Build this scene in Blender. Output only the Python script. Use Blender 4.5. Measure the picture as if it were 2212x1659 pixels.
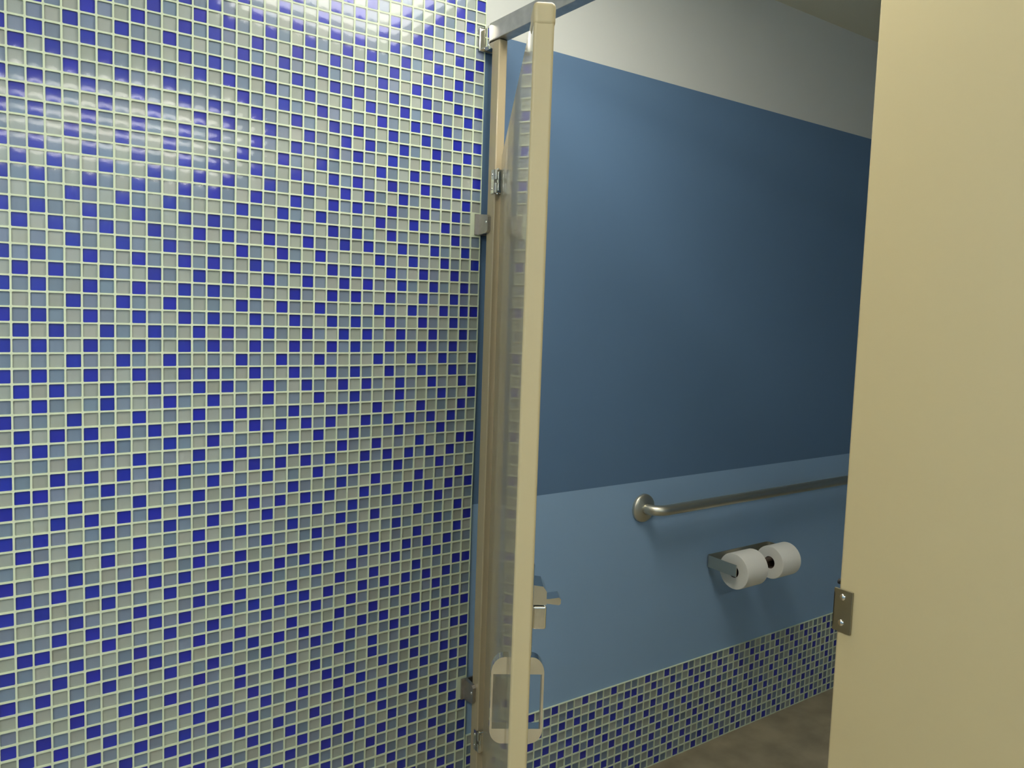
import bpy, bmesh, math, random
from mathutils import Vector, Matrix
random.seed(7)
S = bpy.context.scene
COL = S.collection
for _o in list(bpy.data.objects):
    bpy.data.objects.remove(_o)

# ---------------------------------------------------------------- camera
D = 1.67315            # distance of the long tiled and painted wall
CAMZ = 1.44134
F_PX, YAW, PITCH, ROLL, CY = 1681.18, 0.612069, -0.080324, 0.034380, -24.745
cyw, syw, cpt, spt = math.cos(YAW), math.sin(YAW), math.cos(PITCH), math.sin(PITCH)
fw = Vector((syw * cpt, cyw * cpt, spt)); rt = Vector((cyw, -syw, 0)); up = rt.cross(fw)
cr, sr = math.cos(ROLL), math.sin(ROLL)
r2 = cr * rt + sr * up; u2 = -sr * rt + cr * up
cam = bpy.data.cameras.new('camera'); co = bpy.data.objects.new('camera', cam); COL.objects.link(co)
cam.sensor_fit = 'HORIZONTAL'; cam.sensor_width = 36.0; cam.lens = F_PX / 2212 * 36
cam.shift_y = CY / 2212; cam.clip_start = 0.02; cam.clip_end = 50
mw = Matrix((r2, u2, -fw)).transposed().to_4x4(); mw.translation = Vector((0, 0, CAMZ)); co.matrix_world = mw
S.camera = co

# ---------------------------------------------------------------- world, light levels, exposure
W = bpy.data.worlds.new('world'); S.world = W; W.use_nodes = True
W.node_tree.nodes['Background'].inputs[0].default_value = (1.0, 0.95, 0.82, 1)
W.node_tree.nodes['Background'].inputs[1].default_value = 0.02
LAMP_COLOR = (1.0, 0.975, 0.90)
MAIN_LAMP = 14.2
TUBE_LAMP = 19.0
FILL_LAMP = 22.5  # strength of the added fill lamp on the left
S.view_settings.view_transform = 'Standard'; S.view_settings.look = 'None'
S.view_settings.gamma = 1.0; S.view_settings.use_curve_mapping = False
S.view_settings.exposure = 0.0
S.cycles.max_bounces = 7; S.cycles.transparent_max_bounces = 12
S.cycles.caustics_reflective = False; S.cycles.caustics_refractive = False

CEIL = 2.474

# ---------------------------------------------------------------- materials
def mat(name, color, rough=0.5, metal=0.0, coat=0.0, coat_rough=0.05, spec=0.5, noise=None, bump=None, emit=None):
    m = bpy.data.materials.new(name); m.use_nodes = True
    nt = m.node_tree; b = nt.nodes['Principled BSDF']
    b.inputs['Base Color'].default_value = (*color, 1); b.inputs['Roughness'].default_value = rough
    b.inputs['Metallic'].default_value = metal; b.inputs['Specular IOR Level'].default_value = spec
    b.inputs['Coat Weight'].default_value = coat; b.inputs['Coat Roughness'].default_value = coat_rough
    tc = None
    def coords():
        return nt.nodes.new('ShaderNodeTexCoord').outputs['Object']
    if noise:
        sc, amt = noise
        n = nt.nodes.new('ShaderNodeTexNoise'); n.inputs['Scale'].default_value = sc; n.inputs['Detail'].default_value = 4
        nt.links.new(coords(), n.inputs['Vector'])
        r = nt.nodes.new('ShaderNodeValToRGB')
        r.color_ramp.elements[0].position = 0.3; r.color_ramp.elements[1].position = 0.7
        r.color_ramp.elements[0].color = (*[c * (1 - amt) for c in color], 1)
        r.color_ramp.elements[1].color = (*[min(1, c * (1 + amt)) for c in color], 1)
        nt.links.new(n.outputs['Fac'], r.inputs['Fac']); nt.links.new(r.outputs['Color'], b.inputs['Base Color'])
    if bump:
        sc, st, dist = bump
        n = nt.nodes.new('ShaderNodeTexNoise'); n.inputs['Scale'].default_value = sc; n.inputs['Detail'].default_value = 3
        nt.links.new(coords(), n.inputs['Vector'])
        bp = nt.nodes.new('ShaderNodeBump'); bp.inputs['Strength'].default_value = st; bp.inputs['Distance'].default_value = dist
        nt.links.new(n.outputs['Fac'], bp.inputs['Height']); nt.links.new(bp.outputs['Normal'], b.inputs['Normal'])
    if emit:
        b.inputs['Emission Color'].default_value = (*emit[0], 1); b.inputs['Emission Strength'].default_value = emit[1]
    return m

def tint(m):
    """multiply the colour by the per-tile variation stored on the mesh"""
    nt = m.node_tree; b = nt.nodes['Principled BSDF']; c = tuple(b.inputs['Base Color'].default_value)
    a = nt.nodes.new('ShaderNodeVertexColor'); a.layer_name = 'tile_tone'
    x = nt.nodes.new('ShaderNodeMix'); x.data_type = 'RGBA'; x.blend_type = 'MULTIPLY'
    x.inputs[0].default_value = 1.0; x.inputs[6].default_value = c
    nt.links.new(a.outputs['Color'], x.inputs[7]); nt.links.new(x.outputs[2], b.inputs['Base Color'])
    return m

M = {}
M['grout'] = mat('grout', (0.68, 0.75, 0.54), 0.85, bump=(900, 0.3, 0.0004))
M['tile_blue'] = tint(mat('blue_glass_back', (0.006, 0.016, 0.40), 0.5))
M['tile_mid'] = tint(mat('slate_glass_back', (0.20, 0.255, 0.35), 0.5))
M['tile_light'] = tint(mat('sand_glass_back', (0.37, 0.405, 0.355), 0.5))
M['paint_dark'] = mat('deep_blue_wall_paint', (0.108, 0.19, 0.305), 0.55, noise=(2.0, 0.03), bump=(350, 0.15, 0.0006))
M['paint_light'] = mat('pale_blue_wall_paint', (0.275, 0.42, 0.59), 0.55, noise=(2.0, 0.03), bump=(350, 0.15, 0.0006))
M['paint_white'] = mat('off_white_wall_paint', (0.58, 0.59, 0.54), 0.6, bump=(350, 0.12, 0.0006))
M['ceiling'] = mat('ceiling_paint', (0.85, 0.83, 0.68), 0.8, bump=(200, 0.2, 0.001))
M['floor'] = mat('brown_floor', (0.36, 0.30, 0.19), 0.45, noise=(9, 0.22), bump=(60, 0.1, 0.001))
M['beige'] = mat('beige_enamel', (0.60, 0.50, 0.275), 0.42, coat=0.35, coat_rough=0.12, bump=(500, 0.05, 0.0003))
M['beige_edge'] = mat('matt_beige_edge', (0.52, 0.43, 0.24), 0.5, bump=(500, 0.05, 0.0003))
M['beige_gloss'] = mat('glossy_beige_enamel', (0.48, 0.39, 0.235), 0.35, coat=0.62, coat_rough=0.045)
M['chrome'] = mat('polished_chrome', (0.80, 0.78, 0.72), 0.07, 1.0)
M['keeper'] = mat('dull_steel', (0.36, 0.33, 0.23), 0.42, 1.0)
M['hinge'] = mat('bright_hinge_steel', (0.82, 0.80, 0.72), 0.22, 1.0)
M['satin'] = mat('satin_steel', (0.68, 0.65, 0.53), 0.40, 1.0, bump=(700, 0.06, 0.0002))
M['alu'] = mat('brushed_aluminium', (0.56, 0.54, 0.50), 0.45, 1.0, noise=(40, 0.10))
M['dull'] = mat('dull_die_cast', (0.50, 0.47, 0.43), 0.45, 1.0, noise=(60, 0.08))
M['rubber'] = mat('black_rubber', (0.015, 0.015, 0.015), 0.6)
M['paper'] = mat('tissue_paper', (0.93, 0.90, 0.80), 0.95, spec=0.1, bump=(450, 0.35, 0.0008))
M['card'] = mat('brown_cardboard', (0.09, 0.06, 0.04), 0.9)
M['white_metal'] = mat('white_fixture_enamel', (0.8, 0.8, 0.76), 0.4)
M['diffuser'] = mat('lit_lamp_cover', (0.8, 0.8, 0.75), 0.5, emit=(LAMP_COLOR, MAIN_LAMP))
M['fill_diffuser'] = mat('lit_fill_lamp_cover', (0.8, 0.8, 0.75), 0.5, emit=(LAMP_COLOR, FILL_LAMP))  # glowing cover of the added fill lamp
M['tube'] = mat('lit_fluorescent_tube', (0.8, 0.8, 0.75), 0.5, emit=(LAMP_COLOR, TUBE_LAMP))

def glass_mat():
    m = bpy.data.materials.new('clear_tile_glass'); m.use_nodes = True; nt = m.node_tree
    nt.nodes.clear()
    o = nt.nodes.new('ShaderNodeOutputMaterial'); mx = nt.nodes.new('ShaderNodeMixShader')
    t = nt.nodes.new('ShaderNodeBsdfTransparent'); g = nt.nodes.new('ShaderNodeBsdfGlossy'); g.inputs['Roughness'].default_value = 0.11
    f = nt.nodes.new('ShaderNodeFresnel'); ge = nt.nodes.new('ShaderNodeNewGeometry')
    mr = nt.nodes.new('ShaderNodeMapRange'); mr.inputs['To Min'].default_value = 1.5; mr.inputs['To Max'].default_value = 1 / 1.5
    nt.links.new(ge.outputs['Backfacing'], mr.inputs['Value']); nt.links.new(mr.outputs[0], f.inputs['IOR'])
    nt.links.new(f.outputs[0], mx.inputs[0]); nt.links.new(t.outputs[0], mx.inputs[1]); nt.links.new(g.outputs[0], mx.inputs[2])
    nt.links.new(mx.outputs[0], o.inputs['Surface'])
    return m
M['glass'] = glass_mat()

# ---------------------------------------------------------------- helpers
def link(name, me, m, parent=None):
    o = bpy.data.objects.new(name, me); COL.objects.link(o)
    if m is not None:
        for x in (m if isinstance(m, (list, tuple)) else [m]):
            me.materials.append(x)
    if parent is not None: o.parent = parent
    return o

def obj(name, bm, m, parent=None, smooth=False):
    me = bpy.data.meshes.new(name)
    bmesh.ops.recalc_face_normals(bm, faces=bm.faces)
    bm.to_mesh(me); bm.free()
    if smooth:
        for p in me.polygons: p.use_smooth = True
    return link(name, me, m, parent)

def auto(o, deg=35):
    """smooth faces, sharp edges above an angle"""
    me = o.data
    bm = bmesh.new(); bm.from_mesh(me)
    for f in bm.faces: f.smooth = True
    for e in bm.edges:
        if len(e.link_faces) == 2 and e.calc_face_angle(0) > math.radians(deg): e.smooth = False
    bm.to_mesh(me); bm.free()
    w = o.modifiers.new('flat_faces', 'WEIGHTED_NORMAL'); w.mode = 'FACE_AREA'; w.weight = 100; w.keep_sharp = True
    return o

def box(bm, x0, x1, y0, y1, z0, z1, bev=0.0, seg=2):
    r = bmesh.ops.create_cube(bm, size=1.0)
    v = r['verts']
    for p in v:
        p.co = Vector(((x0 + x1) / 2 + p.co.x * (x1 - x0), (y0 + y1) / 2 + p.co.y * (y1 - y0), (z0 + z1) / 2 + p.co.z * (z1 - z0)))
    if bev > 0:
        es = list({e for p in v for e in p.link_edges})
        bmesh.ops.bevel(bm, geom=es, offset=bev, segments=seg, profile=0.5, affect='EDGES')

def cyl(bm, a, b, r, n=24, r2=None, caps=True):
    a, b = Vector(a), Vector(b); d = b - a
    q = Vector((0, 0, 1)).rotation_difference(d.normalized()).to_matrix().to_4x4()
    q.translation = (a + b) / 2
    bmesh.ops.create_cone(bm, cap_ends=caps, segments=n, radius1=r, radius2=r if r2 is None else r2, depth=d.length, matrix=q)

def tube(bm, pts, r, n=20):
    """round tube along a list of points"""
    pts = [Vector(p) for p in pts]; rings = []; up0 = Vector((0, 0, 1))
    for i, p in enumerate(pts):
        t = (pts[min(i + 1, len(pts) - 1)] - pts[max(i - 1, 0)]).normalized()
        s = t.cross(up0).normalized(); w = s.cross(t)
        rings.append([bm.verts.new(p + r * (math.cos(2 * math.pi * k / n) * s + math.sin(2 * math.pi * k / n) * w)) for k in range(n)])
    for A, B in zip(rings, rings[1:]):
        for k in range(n): bm.faces.new((A[k], A[(k + 1) % n], B[(k + 1) % n], B[k]))
    bm.faces.new(rings[0]); bm.faces.new(rings[-1][::-1])

def lathe(bm, prof, origin, axis, n=40):
    """prof: (radius, height) points turned round an axis through origin"""
    origin = Vector(origin); axis = Vector(axis).normalized()
    q = Vector((0, 0, 1)).rotation_difference(axis)
    rings = []
    for r, h in prof:
        if r < 1e-6: rings.append([bm.verts.new(origin + q @ Vector((0, 0, h)))])
        else: rings.append([bm.verts.new(origin + q @ Vector((r * math.cos(2 * math.pi * k / n), r * math.sin(2 * math.pi * k / n), h))) for k in range(n)])
    for A, B in zip(rings, rings[1:]):
        if len(A) == 1 and len(B) == 1: continue
        for k in range(n):
            k2 = (k + 1) % n
            if len(A) == 1: bm.faces.new((A[0], B[k2], B[k]))
            elif len(B) == 1: bm.faces.new((A[k], A[k2], B[0]))
            else: bm.faces.new((A[k], A[k2], B[k2], B[k]))

def prism(bm, poly, w0, w1, place):
    """polygon (a, b) swept from w0 to w1; place(a, b, w) gives the point"""
    A = [bm.verts.new(place(a, b, w0)) for a, b in poly]; B = [bm.verts.new(place(a, b, w1)) for a, b in poly]
    n = len(poly)
    for k in range(n): bm.faces.new((A[k], A[(k + 1) % n], B[(k + 1) % n], B[k]))
    fa = bm.faces.new(A[::-1]); fb = bm.faces.new(B)
    bmesh.ops.triangulate(bm, faces=[fa, fb])

def band(bm, A, B, w0, w1, place):
    """band between two equally long rows of points, swept from w0 to w1"""
    a0 = [bm.verts.new(place(*p, w0)) for p in A]; b0 = [bm.verts.new(place(*p, w0)) for p in B]
    a1 = [bm.verts.new(place(*p, w1)) for p in A]; b1 = [bm.verts.new(place(*p, w1)) for p in B]
    for k in range(len(A) - 1):
        bm.faces.new((a0[k], a0[k + 1], b0[k + 1], b0[k])); bm.faces.new((a1[k], b1[k], b1[k + 1], a1[k + 1]))
        bm.faces.new((a0[k], a1[k], a1[k + 1], a0[k + 1])); bm.faces.new((b0[k], b0[k + 1], b1[k + 1], b1[k]))
    for k in (0, -1): bm.faces.new((a0[k], b0[k], b1[k], a1[k]))

def screw(parent, loc, axis, r=0.0042, m='chrome'):
    bm = bmesh.new()
    lathe(bm, [(r * math.cos(a), 0.55 * r * math.sin(a)) for a in [i * math.pi / 2 / 6 for i in range(7)]], loc, axis, 16)
    return obj('screw', bm, M[m], parent, True)

def thing(name, label, cat, loc=(0, 0, 0), rotz=0.0, group=None):
    o = bpy.data.objects.new(name, None); COL.objects.link(o); o.location = loc; o.rotation_euler = (0, 0, rotz)
    o.empty_display_size = 0.1
    o['label'] = label; o['category'] = cat
    if group: o['group'] = group
    return o

# ---------------------------------------------------------------- mosaic patterns (11 x 11 sheets)
X = 'MBLBMBLBMBL'; Y = 'LMBMLMBMLMB'; Z = 'BLMLBLMLBLM'
RY, RZ, RX = Y[::-1], Z[::-1], X[::-1]
def sheet(kind, c, r):
    if kind == 0: return (X, Y, Z)[c % 3][r]           # upright sheet
    if kind == 1: return (RY, RZ, RX)[r % 3][c]        # sheet turned a quarter
    return (Z, Y, X)[r % 3][c]                         # sheet turned the other way
KINDS = {(0, 2): 1, (1, 2): 2, (2, 2): 1, (0, 3): 2, (1, 3): 1, (2, 3): 1}
EXC = {(13, 11): 'L', (14, 11): 'M', (5, 13): 'M', (21, 6): 'M', (34, 18): 'B', (32, 21): 'M'}
C35 = {}
_seq = {-8: 'BLLLMBLMLBMLBMLBML', 12: 'MLBLMLBLMLBMLBMLMBLMLBMLBLMLBLMMBLBM', 54: 'BLBMBLMBLM'}
for _r0, _s in _seq.items():
    for _k, _ch in enumerate(_s): C35[_r0 + _k] = _ch
def field_tile(c, r):
    if c == 35:
        if r in (10, 11, 52, 53): return None          # tiles left out behind the brackets
        if r in C35: return C35[r]
    if (c, r) in EXC: return EXC[(c, r)]
    I, J = (c - 2) // 11, (r - 3) // 11
    return sheet(KINDS.get((I, J), 0), (c - 2) % 11, (r - 3) % 11)
def band_tile(c, r):
    if c < 0: return sheet(2, c % 11, r)
    return sheet(0, c % 11, r)

P = 0.0285
NODES = {(2, 3): (0.0933, 1.8734), (13, 3): (0.4043, 1.8742), (24, 3): (0.716, 1.8733), (35, 3): (1.0324, 1.8799),
 (2, 14): (0.0946, 1.5587), (13, 14): (0.4034, 1.559), (24, 14): (0.7169, 1.56), (35, 14): (1.035, 1.5636),
 (2, 25): (0.093, 1.2466), (13, 25): (0.4037, 1.2463), (24, 25): (0.7181, 1.2436), (35, 25): (1.0362, 1.2444),
 (2, 36): (0.0919, 0.9353), (13, 36): (0.4039, 0.9341), (24, 36): (0.7177, 0.9317), (35, 36): (1.0334, 0.9289),
 (2, 47): (0.0918, 0.6202), (13, 47): (0.4051, 0.6214), (24, 47): (0.7184, 0.6196), (35, 47): (1.0338, 0.6186)}
X0A, Z0A = 0.034879, 1.959165
US = (2, 13, 24, 35); VS = (3, 14, 25, 36, 47)
def field_grid(u, v):
    """hand-laid sheets: their seams wander a few millimetres from a perfect grid"""
    uc, vc = min(max(u, 2), 35), min(max(v, 3), 47)
    i = min(int((uc - 2) / 11), 2); j = min(int((vc - 3) / 11), 3)
    a = (uc - US[i]) / 11; b = (vc - VS[j]) / 11
    dx = dz = 0.0
    for ii, wa in ((0, 1 - a), (1, a)):
        for jj, wb in ((0, 1 - b), (1, b)):
            n = NODES[(US[i + ii], VS[j + jj])]
            dx += wa * wb * (n[0] - X0A - US[i + ii] * P); dz += wa * wb * (n[1] - Z0A + VS[j + jj] * P)
    return X0A + u * P + dx, Z0A - v * P + dz
XB = 1.66735
def band_grid(u, v):
    return XB + u * P * 1.0035, 0.3105 - v * 0.3105 / 11

def mosaic(name, c0, c1, r0, r1, tile, grid, yf, parent, depth=0.0034, gap=0.058, thick=0.006, pillow=0.00022, top_cap=False):
    """glass mosaic: grout lattice with recessed coloured backs and clear pillowed faces. yf = grout face plane."""
    vs = []; fs = []; mi = []; tone = []
    def V(x, y, z): vs.append((x, y, z)); return len(vs) - 1
    def Fc(ids, m, t=(1, 1, 1)): fs.append(ids); mi.append(m); tone.append(t)
    gcache = {}
    def node(u, v):
        if (u, v) not in gcache:
            x, z = grid(u, v); gcache[(u, v)] = V(x, yf, z)
        return gcache[(u, v)]
    rnd = random.Random(11)
    for c in range(c0, c1):
        for r in range(r0, r1):
            q = [node(c, r), node(c + 1, r), node(c + 1, r + 1), node(c, r + 1)]     # TL TR BR BL
            ch = tile(c, r)
            if ch is None:
                Fc(q, 0); continue
            P4 = [Vector(vs[k]) for k in q]
            jx, jz = rnd.uniform(-0.00025, 0.00025), rnd.uniform(-0.00025, 0.00025)
            def at(a, b, y):
                p = (P4[0] * (1 - a) + P4[1] * a) * (1 - b) + (P4[3] * (1 - a) + P4[2] * a) * b
                return (p.x + jx, y, p.z + jz)
            g, h, k = gap, 1 - gap, 0.045
            ring = [(g + k, g), (h - k, g), (h, g + k), (h, h - k), (h - k, h), (g + k, h), (g, h - k), (g, g + k)]
            A = [V(*at(a, b, yf)) for a, b in ring]; B = [V(*at(a, b, yf + depth)) for a, b in ring]
            Fc([q[0], q[1], A[1], A[0]], 0); Fc([q[1], A[2], A[1]], 0); Fc([q[1], q[2], A[3], A[2]], 0); Fc([q[2], A[4], A[3]], 0)
            Fc([q[2], q[3], A[5], A[4]], 0); Fc([q[3], A[6], A[5]], 0); Fc([q[3], q[0], A[7], A[6]], 0); Fc([q[0], A[0], A[7]], 0)
            for n in range(8):
                Fc([A[n], A[(n + 1) % 8], B[(n + 1) % 8], B[n]], 0)
            t = rnd.uniform(0.90, 1.08)
            if ch == 'M': tc = (t * rnd.uniform(0.90, 1.06), t, t * rnd.uniform(0.94, 1.04))
            elif ch == 'L': tc = (t * rnd.uniform(0.97, 1.04), t, t * rnd.uniform(0.95, 1.05))
            else: tc = (t * rnd.uniform(0.8, 1.5), t * rnd.uniform(0.8, 1.6), t)
            Fc(B, {'B': 1, 'M': 2, 'L': 3}[ch], tc)
            # pillowed clear face
            nn = 5; tx, tz = rnd.uniform(-1, 1) * 0.00004, rnd.uniform(-1, 1) * 0.00004
            G = []
            for b in range(nn):
                for a in range(nn):
                    fa, fb = a / (nn - 1), b / (nn - 1)
                    ea, eb = 2 * fa - 1, 2 * fb - 1
                    hgt = pillow * (1 - ea ** 4) * (1 - eb ** 4) + 0.5 * pillow * (1 - eb * eb) * (1 - ea * ea) + tx * ea + tz * eb
                    G.append(V(*at(g + fa * (h - g), g + fb * (h - g), yf + 0.0004 - hgt)))
            for b in range(nn - 1):
                for a in range(nn - 1):
                    Fc([G[b * nn + a], G[b * nn + a + 1], G[(b + 1) * nn + a + 1], G[(b + 1) * nn + a]], 4)
    # outer rim back to the wall
    def rim(seq):
        for a, b in zip(seq, seq[1:]):
            pa, pb = vs[a], vs[b]
            Fc([a, b, V(pb[0], yf + thick, pb[2]), V(pa[0], yf + thick, pa[2])], 0)
    rim([node(c, r0) for c in range(c0, c1 + 1)]); rim([node(c1, r) for r in range(r0, r1 + 1)])
    rim([node(c, r1) for c in range(c1, c0 - 1, -1)]); rim([node(c0, r) for r in range(r1, r0 - 1, -1)])
    me = bpy.data.meshes.new(name)
    me.from_pydata(vs, [], fs)
    me.polygons.foreach_set('material_index', mi)
    me.polygons.foreach_set('use_smooth', [m == 4 for m in mi])
    ca = me.color_attributes.new('tile_tone', 'FLOAT_COLOR', 'CORNER')
    buf = []
    for f, t in zip(fs, tone): buf.extend((t[0], t[1], t[2], 1.0) * len(f))
    ca.data.foreach_set('color', buf)
    me.update()
    o = link(name, me, [M['grout'], M['tile_blue'], M['tile_mid'], M['tile_light'], M['glass']], parent)
    return o

# ---------------------------------------------------------------- room shell
XL, XR, YB = -1.35, 4.3, -2.05
def struct(name, bm, m):
    o = obj(name, bm, m); o['kind'] = 'structure'; return o
bm = bmesh.new(); box(bm, XL - .1, XR + .1, YB - .1, D + .15, -0.1, 0.0); struct('floor', bm, M['floor'])['label'] = 'brown floor along the foot of the tiled wall'
bm = bmesh.new(); box(bm, XL - .1, XR + .1, YB - .1, D + .15, CEIL, CEIL + .1); struct('ceiling', bm, M['ceiling'])['label'] = 'off-white ceiling above the stall'
WY = D + 0.006
me = bpy.data.meshes.new('wall_front')
zs = (0.0, 0.934, 2.123, CEIL); v = []; f = []
for z in zs: v += [(XL, WY, z), (XR, WY, z), (XR, WY + .14, z), (XL, WY + .14, z)]
for k in range(3):
    a = 4 * k
    for i in range(4):
        j = (i + 1) % 4; f.append((a + i, a + j, a + 4 + j, a + 4 + i))
f += [(3, 2, 1, 0), (12, 13, 14, 15)]
me.from_pydata(v, [], f); me.polygons.foreach_set('material_index', [0] * 4 + [1] * 4 + [2] * 4 + [0, 2])
wall_front = link('wall_front', me, [M['paint_light'], M['paint_dark'], M['paint_white']]); wall_front['kind'] = 'structure'
wall_front['label'] = 'long wall, mosaic tiled outside the stall, painted in blue bands inside it'
r_top = math.ceil((CEIL - Z0A) / P); c_left = math.floor((XL - X0A) / P)
mosaic('tile_field', c_left + 1, 36, -r_top + 1, 69, field_tile, field_grid, D, wall_front)['label'] = 'blue, slate and sand glass mosaic tiles in pale grout'
mosaic('tile_wainscot', -21, 91, 0, 11, band_tile, band_grid, D, wall_front)['label'] = 'low band of the same glass mosaic above the floor'
bm = bmesh.new(); box(bm, XL - .1, XR + .1, YB - .1, YB, 0, CEIL); struct('wall_back', bm, M['paint_light'])['label'] = 'plain pale blue wall behind the camera'
bm = bmesh.new(); box(bm, XL - .1, XL, YB, D + .1, 0, CEIL); struct('wall_left', bm, M['paint_light'])['label'] = 'plain pale blue side wall'
bm = bmesh.new(); box(bm, XR, XR + .1, YB, D + .1, 0, CEIL); struct('wall_right', bm, M['paint_dark'])['label'] = 'plain blue end wall of the stall'

# ---------------------------------------------------------------- room lamps and one added fill lamp
for lx, ly, mm, lb in ((1.0, 0.945, 'diffuser', 'lit square ceiling light above the stall opening'), (-0.80, 0.35, 'fill_diffuser', 'added square fill light out of view left of the stalls')):  # second one is added fill, brightening tiles in the door's shadow
    t = thing('ceiling_light', lb, 'ceiling light', (lx, ly, CEIL))
    bm = bmesh.new(); box(bm, -.31, .31, -.31, .31, -.03, 0, .006); obj('housing', bm, M['white_metal'], t)
    bm = bmesh.new(); box(bm, -.29, .29, -.29, .29, -.055, -.03, .01, 3); obj('diffuser', bm, M[mm], t)
for lx in (0.72, -0.60):
  t = thing('ceiling_light', 'two-tube fluorescent ceiling light near the back wall', 'ceiling light', (lx, -1.62, CEIL), group='fluorescent strips near the back wall')
  bm = bmesh.new(); box(bm, -.64, .64, -.13, .13, -.05, 0, .006); obj('housing', bm, M['white_metal'], t)
  for s in (-1, 1):
      bm = bmesh.new(); cyl(bm, (-.6, s * .08, -.075), (.6, s * .08, -.09), .034); obj('tube', bm, M['tube'], t, True)
      for e in (-1, 1):
          bm = bmesh.new(); box(bm, e * .615 - .012, e * .615 + .012, s * .08 - .036, s * .08 + .036, -.128, -.045, .003); obj('socket', bm, M['white_metal'], t)

# ---------------------------------------------------------------- toilet partition
XF = 1.0628; TH = 0.0254
HEAD_LO, HEAD_HI = 2.093, 2.137
def shoe(parent, x0, x1, y0, y1):
    bm = bmesh.new(); box(bm, x0 - .003, x1 + .003, y0 - .003, y1 + .003, 0, .075, .002); obj('shoe', bm, M['satin'], parent)

# narrow pilaster that carries the hinges
st = thing('hinge_pilaster', 'narrow beige pilaster standing beside the edge of the mosaic tiles', 'pilaster', (XF, 1.631, 0), group='stall pilasters')
bm = bmesh.new(); box(bm, 0, TH, -.016, .016, 0, HEAD_LO - 0.0005, .0035, 3); auto(obj('panel', bm, M['beige_gloss'], st))
shoe(st, 0, TH, -.016, .016)
def wall_bracket(z0, z1):
    # stirrup: base on the wall, two cheeks holding the pilaster
    yw = D - 1.631
    bm = bmesh.new()
    box(bm, -.019, .042, yw - .0045, yw + .0005, z0, z1, .0012)
    for x0, y1 in ((-.0095, -.004), (TH + .0005, -.004)):
        zz = (z0 + z1) / 2; hh = (z1 - z0) / 2
        poly = [(yw - .002, z0), (yw - .002, z1), (y1 + .006, z1 - .004), (y1, z1 - .010), (y1, z0 + .010), (y1 + .006, z0 + .004)]
        prism(bm, poly, x0, x0 + .009, lambda a, b, w: Vector((w, a, b)))
    b = auto(obj('wall_bracket', bm, M['dull'], st))
    screw(b, (-.0095, .003, (z0 + z1) / 2 + .004), (-1, 0, 0), .004)
wall_bracket(1.625, 1.677); wall_bracket(0.417, 0.473)

# wide pilaster on the latch side
sp = thing('latch_pilaster', 'wide beige pilaster panel filling the right side', 'pilaster', (XF, .643, 0), group='stall pilasters')
bm = bmesh.new(); box(bm, 0, TH, -.86, 0, 0, HEAD_LO - 0.0005, .004, 4); auto(obj('panel', bm, M['beige'], sp))
shoe(sp, 0, TH, -.86, 0)
bm = bmesh.new()
box(bm, -.0035, 0.0, -.0245, .0055, .979, 1.044, .0012); box(bm, -.0035, TH + .018, .0025, .0055, .984, 1.038, .0012)
kp = auto(obj('latch_keeper', bm, M['keeper'], sp)); kp['label'] = 'steel keeper plate with two domed screws'
screw(kp, (-.0035, -.0085, 1.0325), (-1, 0, 0), .0052); screw(kp, (-.0035, -.0085, .9935), (-1, 0, 0), .0052)
bm = bmesh.new(); cyl(bm, (.006, .0005, 1.0515), (.006, .0045, 1.0515), .004, 20); obj('bumper', bm, M['rubber'], sp, False)

# headrail
hr = thing('partition_headrail', 'grey aluminium headrail running over the stall front', 'headrail', (XF, D, HEAD_LO))
bm = bmesh.new(); box(bm, -.004, TH + .004, YB - D + .001, -.017, 0, HEAD_HI - HEAD_LO, .003, 2); auto(obj('rail', bm, M['alu'], hr))
bm = bmesh.new()
box(bm, -.022, .050, -.0045, -.0005, -.022, .034, .0015)
tmp = [(-.014, -.019), (-.014, .026), (-.010, .032), (TH + .010, .032), (TH + .014, .026), (TH + .014, -.019), (TH + .006, -.024), (-.006, -.024)]
prism(bm, tmp, -.034, -.002, lambda a, b, w: Vector((a, w, b + .004)))
bmesh.ops.bevel(bm, geom=[e for e in bm.edges], offset=.0015, segments=2, profile=.5, affect='EDGES')
hb = auto(obj('wall_bracket', bm, M['chrome'], hr)); hb['label'] = 'chrome socket fixing the rail to the tiles'

# door, swung outwards towards the camera
TDEG = 31.75; th = math.radians(TDEG)
DW, ZT, ZB = 0.94, 1.811, 0.292
dr = thing('stall_door', 'glossy beige stall door swung open, seen almost edge-on', 'door', (XF, 1.588, 0), math.atan2(-math.cos(th), -math.sin(th)))
bm = bmesh.new(); box(bm, 0.004, DW, 0, TH, ZB, ZT, .004, 4); dp = auto(obj('door_panel', bm, [M['beige_gloss'], M['beige_edge']], dr))
for p in dp.data.polygons:
    if p.center.x > DW - .0045: p.material_index = 1      # the free edge has a matt finish
bm = bmesh.new(); box(bm, DW - .045, DW + .0012, -.0012, TH + .0012, ZT - .026, ZT + .0035, .0065, 5); cp = auto(obj('corner_cap', bm, M['beige_edge'], dr))
cp['label'] = 'rounded beige cap on the upper corner of the free edge'
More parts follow.
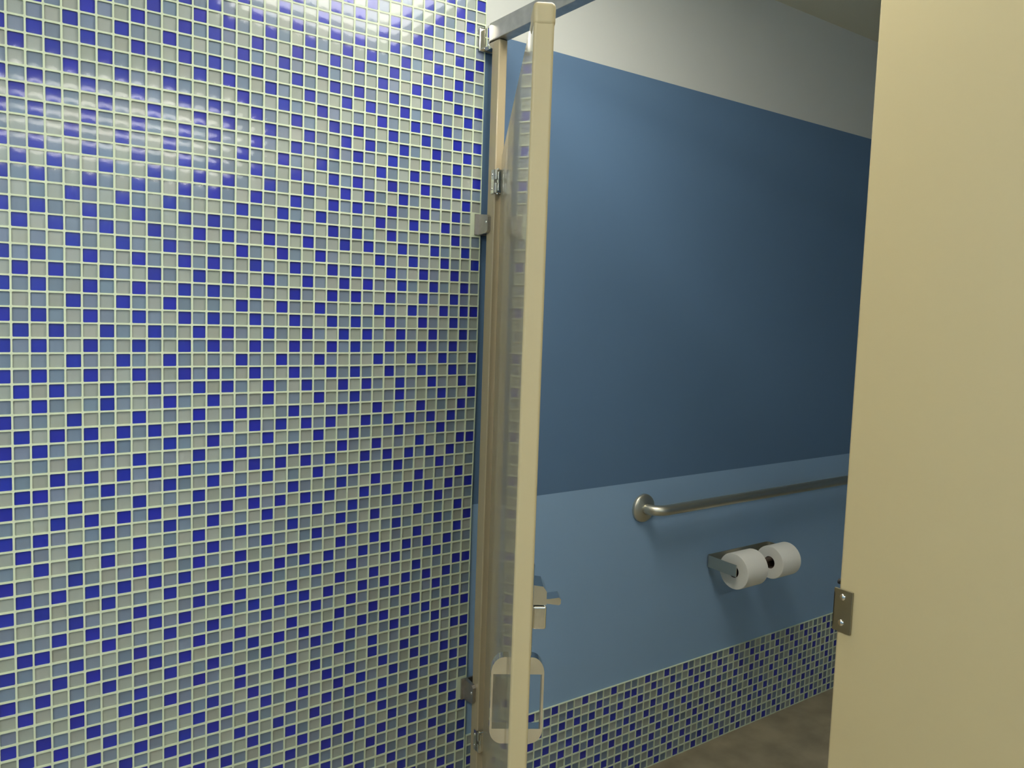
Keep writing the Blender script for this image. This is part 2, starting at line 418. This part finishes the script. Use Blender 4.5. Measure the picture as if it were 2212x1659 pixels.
# D-shaped pulls, one on each face
def pull(side):
    face = 0.0 if side < 0 else TH
    z0, z1, pr = .851, .973, .0235
    n = 10
    def arc(s):
        return [(0.006 + (pr - .006) * math.sin(a), (z1 - .023 * (1 - math.cos(a))) if s > 0 else (z0 + .020 * (1 - math.cos(a)))) for a in [i * math.pi / 2 / n for i in range(n + 1)]]
    top, bot = [(0.0, z1)] + arc(1), [(0.0, z0)] + arc(-1)
    ins = pr - .0030
    def lower(row, z): return [(min(a, ins), z) for a, b in row[:-1]] + [(ins, z)]
    bm = bmesh.new()
    A = top + [(pr, z1 - .05), (pr, z0 + .05)] + bot[::-1]
    B = lower(top, z1 - .024) + [(ins, z1 - .05), (ins, z0 + .05)] + lower(bot, z0 + .021)[::-1]
    band(bm, A, B, .876, .893, lambda a, b, w: Vector((w, face + side * a, b)))
    bmesh.ops.remove_doubles(bm, verts=bm.verts, dist=1e-6)
    o = auto(obj('door_pull', bm, M['chrome'], dr), 30)
    return o
pull(-1); pull(1)
# slide latch on the inner face
bm = bmesh.new()
box(bm, .860, .915, TH - .0002, TH + .003, .985, 1.110, .0012)
box(bm, .868, .908, TH + .003, TH + .0215, 1.018, 1.050, .003, 3)
prism(bm, [(.001, 1.052), (.021, 1.052), (.021, 1.070), (.016, 1.077), (.001, 1.079)], .868, .908, lambda a, b, w: Vector((w, TH + a, b)))
lt = auto(obj('slide_latch', bm, M['chrome'], dr)); lt['label'] = 'chrome slide latch near the free edge'
bm = bmesh.new()
prism(bm, [(.002, 1.049), (.022, 1.050), (.039, 1.048), (.0415, 1.050), (.0415, 1.056), (.039, 1.0585), (.026, 1.0565), (.002, 1.056)], .874, .898, lambda a, b, w: Vector((w, TH + a, b)))
auto(obj('lever', bm, M['chrome'], lt))
screw(lt, (.89, TH + .003, 1.100), (0, 1, 0), .0045); screw(lt, (.89, TH + .003, .994), (0, 1, 0), .0045)
# hinges: knuckled wrap-round leaves on pilaster and door
inv = dr.matrix_basis.copy(); 
def hinge(z0, z1):
    zm = (z0 + z1) / 2; g = .003
    R = Matrix.Translation(dr.location) @ Matrix.Rotation(dr.rotation_euler.z, 4, 'Z'); Ri = R.inverted()
    def wbox(bm, x0, x1, y0, y1, a, b, bev=.0008):
        n0 = len(bm.verts); b2 = bmesh.new(); box(b2, x0, x1, y0, y1, a, b, bev)
        b2.transform(Ri); mt = bpy.data.meshes.new('t'); b2.to_mesh(mt); b2.free(); bm.from_mesh(mt); bpy.data.meshes.remove(mt)
    bm = bmesh.new()
    wbox(bm, XF - .0030, XF + .0002, 1.6115, 1.6275, z0, z1)                      # leaf on the outer face
    wbox(bm, XF - .0030, XF + TH + .003, 1.6115, 1.6150, z0, z1)                  # wrap over the edge
    for a, b in ((z0, zm - g), (zm + g, z1)):
        wbox(bm, XF - .0045, XF + .0180, 1.6010, 1.6118, a, b, .0035)             # knuckles
        box(bm, .0012, .0042, .0035, TH - .003, a, b, .0008)                      # door leaf on the hinge edge
    wbox(bm, XF + .0005, XF + .0065, 1.5985, 1.6105, z0 + .006, z1 - .006, .001)
    cyl(bm, Ri @ Vector((XF + .0035, 1.6070, z0 - .002)), Ri @ Vector((XF + .0035, 1.6070, z1 + .002)), .0030, 16)
    o = auto(obj('hinge', bm, M['hinge'], dr))
    for zz in (z0 + .012, z1 - .012):
        s = screw(o, Ri @ Vector((XF - .003, 1.6235, zz)), Ri.to_3x3() @ Vector((-1, 0, 0)), .0035)
hinge(1.723, 1.781); hinge(.300, .354)

# ---------------------------------------------------------------- grab bar
gx0, gx1, gz, off, gr = 1.684, 2.950, .852, .058, .0160
gb = thing('grab_bar', 'satin steel grab bar fixed to the pale blue wall', 'grab bar', (gx0, WY, gz))
bend = .042; pts = []
L = gx1 - gx0
pts.append((0, -.004, 0)); pts.append((0, -(off - bend), 0))
for i in range(1, 10):
    a = i / 9 * math.pi / 2; pts.append((bend - bend * math.cos(a), -(off - bend) - bend * math.sin(a), 0))
pts.append((L / 2, -off, 0))
for i in range(0, 9):
    a = i / 9 * math.pi / 2; pts.append((L - bend + bend * math.sin(a), -(off - bend) - bend * math.cos(a), 0))
pts.append((L, -(off - bend), 0)); pts.append((L, -.004, 0))
bm = bmesh.new(); tube(bm, pts, gr, 28); obj('bar', bm, M['satin'], gb, True)
for x in (0, L):
    bm = bmesh.new()
    lathe(bm, [(0.0435, 0.0), (.0435, .006), (.0425, .0085), (.040, .0105), (.034, .0135), (.024, .0165), (.017, .018), (.0163, .018)], (x, 0, 0), (0, -1, 0), 48)
    auto(obj('flange', bm, M['satin'], gb), 40)

# ---------------------------------------------------------------- toilet paper holder and rolls
hx0, hx1, hz0, hz1 = 1.990, 2.310, .618, .657
tp = thing('toilet_paper_holder', 'satin steel double toilet paper holder on the pale blue wall', 'toilet paper holder', (hx0, WY, hz0))
Lh = hx1 - hx0; hh = hz1 - hz0; pj = .122
bm = bmesh.new()
ri = .012; t_ = .0022; outer = []; innr = []
def arc(cx, cy, r, a0, a1, n=6): return [(cx + r * math.cos(a0 + (a1 - a0) * i / n), cy + r * math.sin(a0 + (a1 - a0) * i / n)) for i in range(n + 1)]
# U-shaped band seen from above: x along the wall, y out from it (negative)
outer = [(0, -pj)] + arc(ri, -ri, ri, math.pi, math.pi / 2) + arc(Lh - ri, -ri, ri, math.pi / 2, 0) + [(Lh, -pj)]
innr = [(t_, -pj)] + arc(ri, -ri, ri - t_, math.pi, math.pi / 2) + arc(Lh - ri, -ri, ri - t_, math.pi / 2, 0) + [(Lh - t_, -pj)]
band(bm, outer, innr, 0, hh, lambda a, b, w: Vector((a, b, w)))
bmesh.ops.remove_doubles(bm, verts=bm.verts, dist=1e-7)
auto(obj('bracket', bm, M['satin'], tp))
bm = bmesh.new(); cyl(bm, (t_, -.094, hh / 2), (Lh - t_, -.094, hh / 2), .0075, 20); obj('spindle', bm, M['card'], tp, True)['label'] = 'dark spindle through the rolls'
def roll(x0, x1, r, label):
    ro = .0205
    zc = hz0 + hh / 2 - (ro - .0085)
    t = thing('toilet_paper_roll', label, 'toilet paper', (x0, WY - .094, zc), group='rolls of toilet paper')
    w = x1 - x0
    bm = bmesh.new()
    lathe(bm, [(ro, 0), (r - .003, 0.0), (r - .0008, .0008), (r, .003), (r, w - .003), (r - .0008, w - .0008), (r - .003, w), (ro, w), (ro, 0)], (0, 0, 0), (1, 0, 0), 64)
    bmesh.ops.remove_doubles(bm, verts=bm.verts, dist=1e-6)
    auto(obj('paper', bm, M['paper'], t), 40)
    bm = bmesh.new()
    lathe(bm, [(ro, .001), (ro, w - .001), (ro - .0012, w - .001), (ro - .0012, .001), (ro, .001)], (0, 0, 0), (1, 0, 0), 40)
    obj('core', bm, M['card'], t, True)
    return t
roll(2.012, 2.114, .0585, 'white toilet paper roll nearer the camera, partly behind the holder arm')
roll(2.196, 2.294, .0550, 'white toilet paper roll further right, its dark core showing beside the other roll')
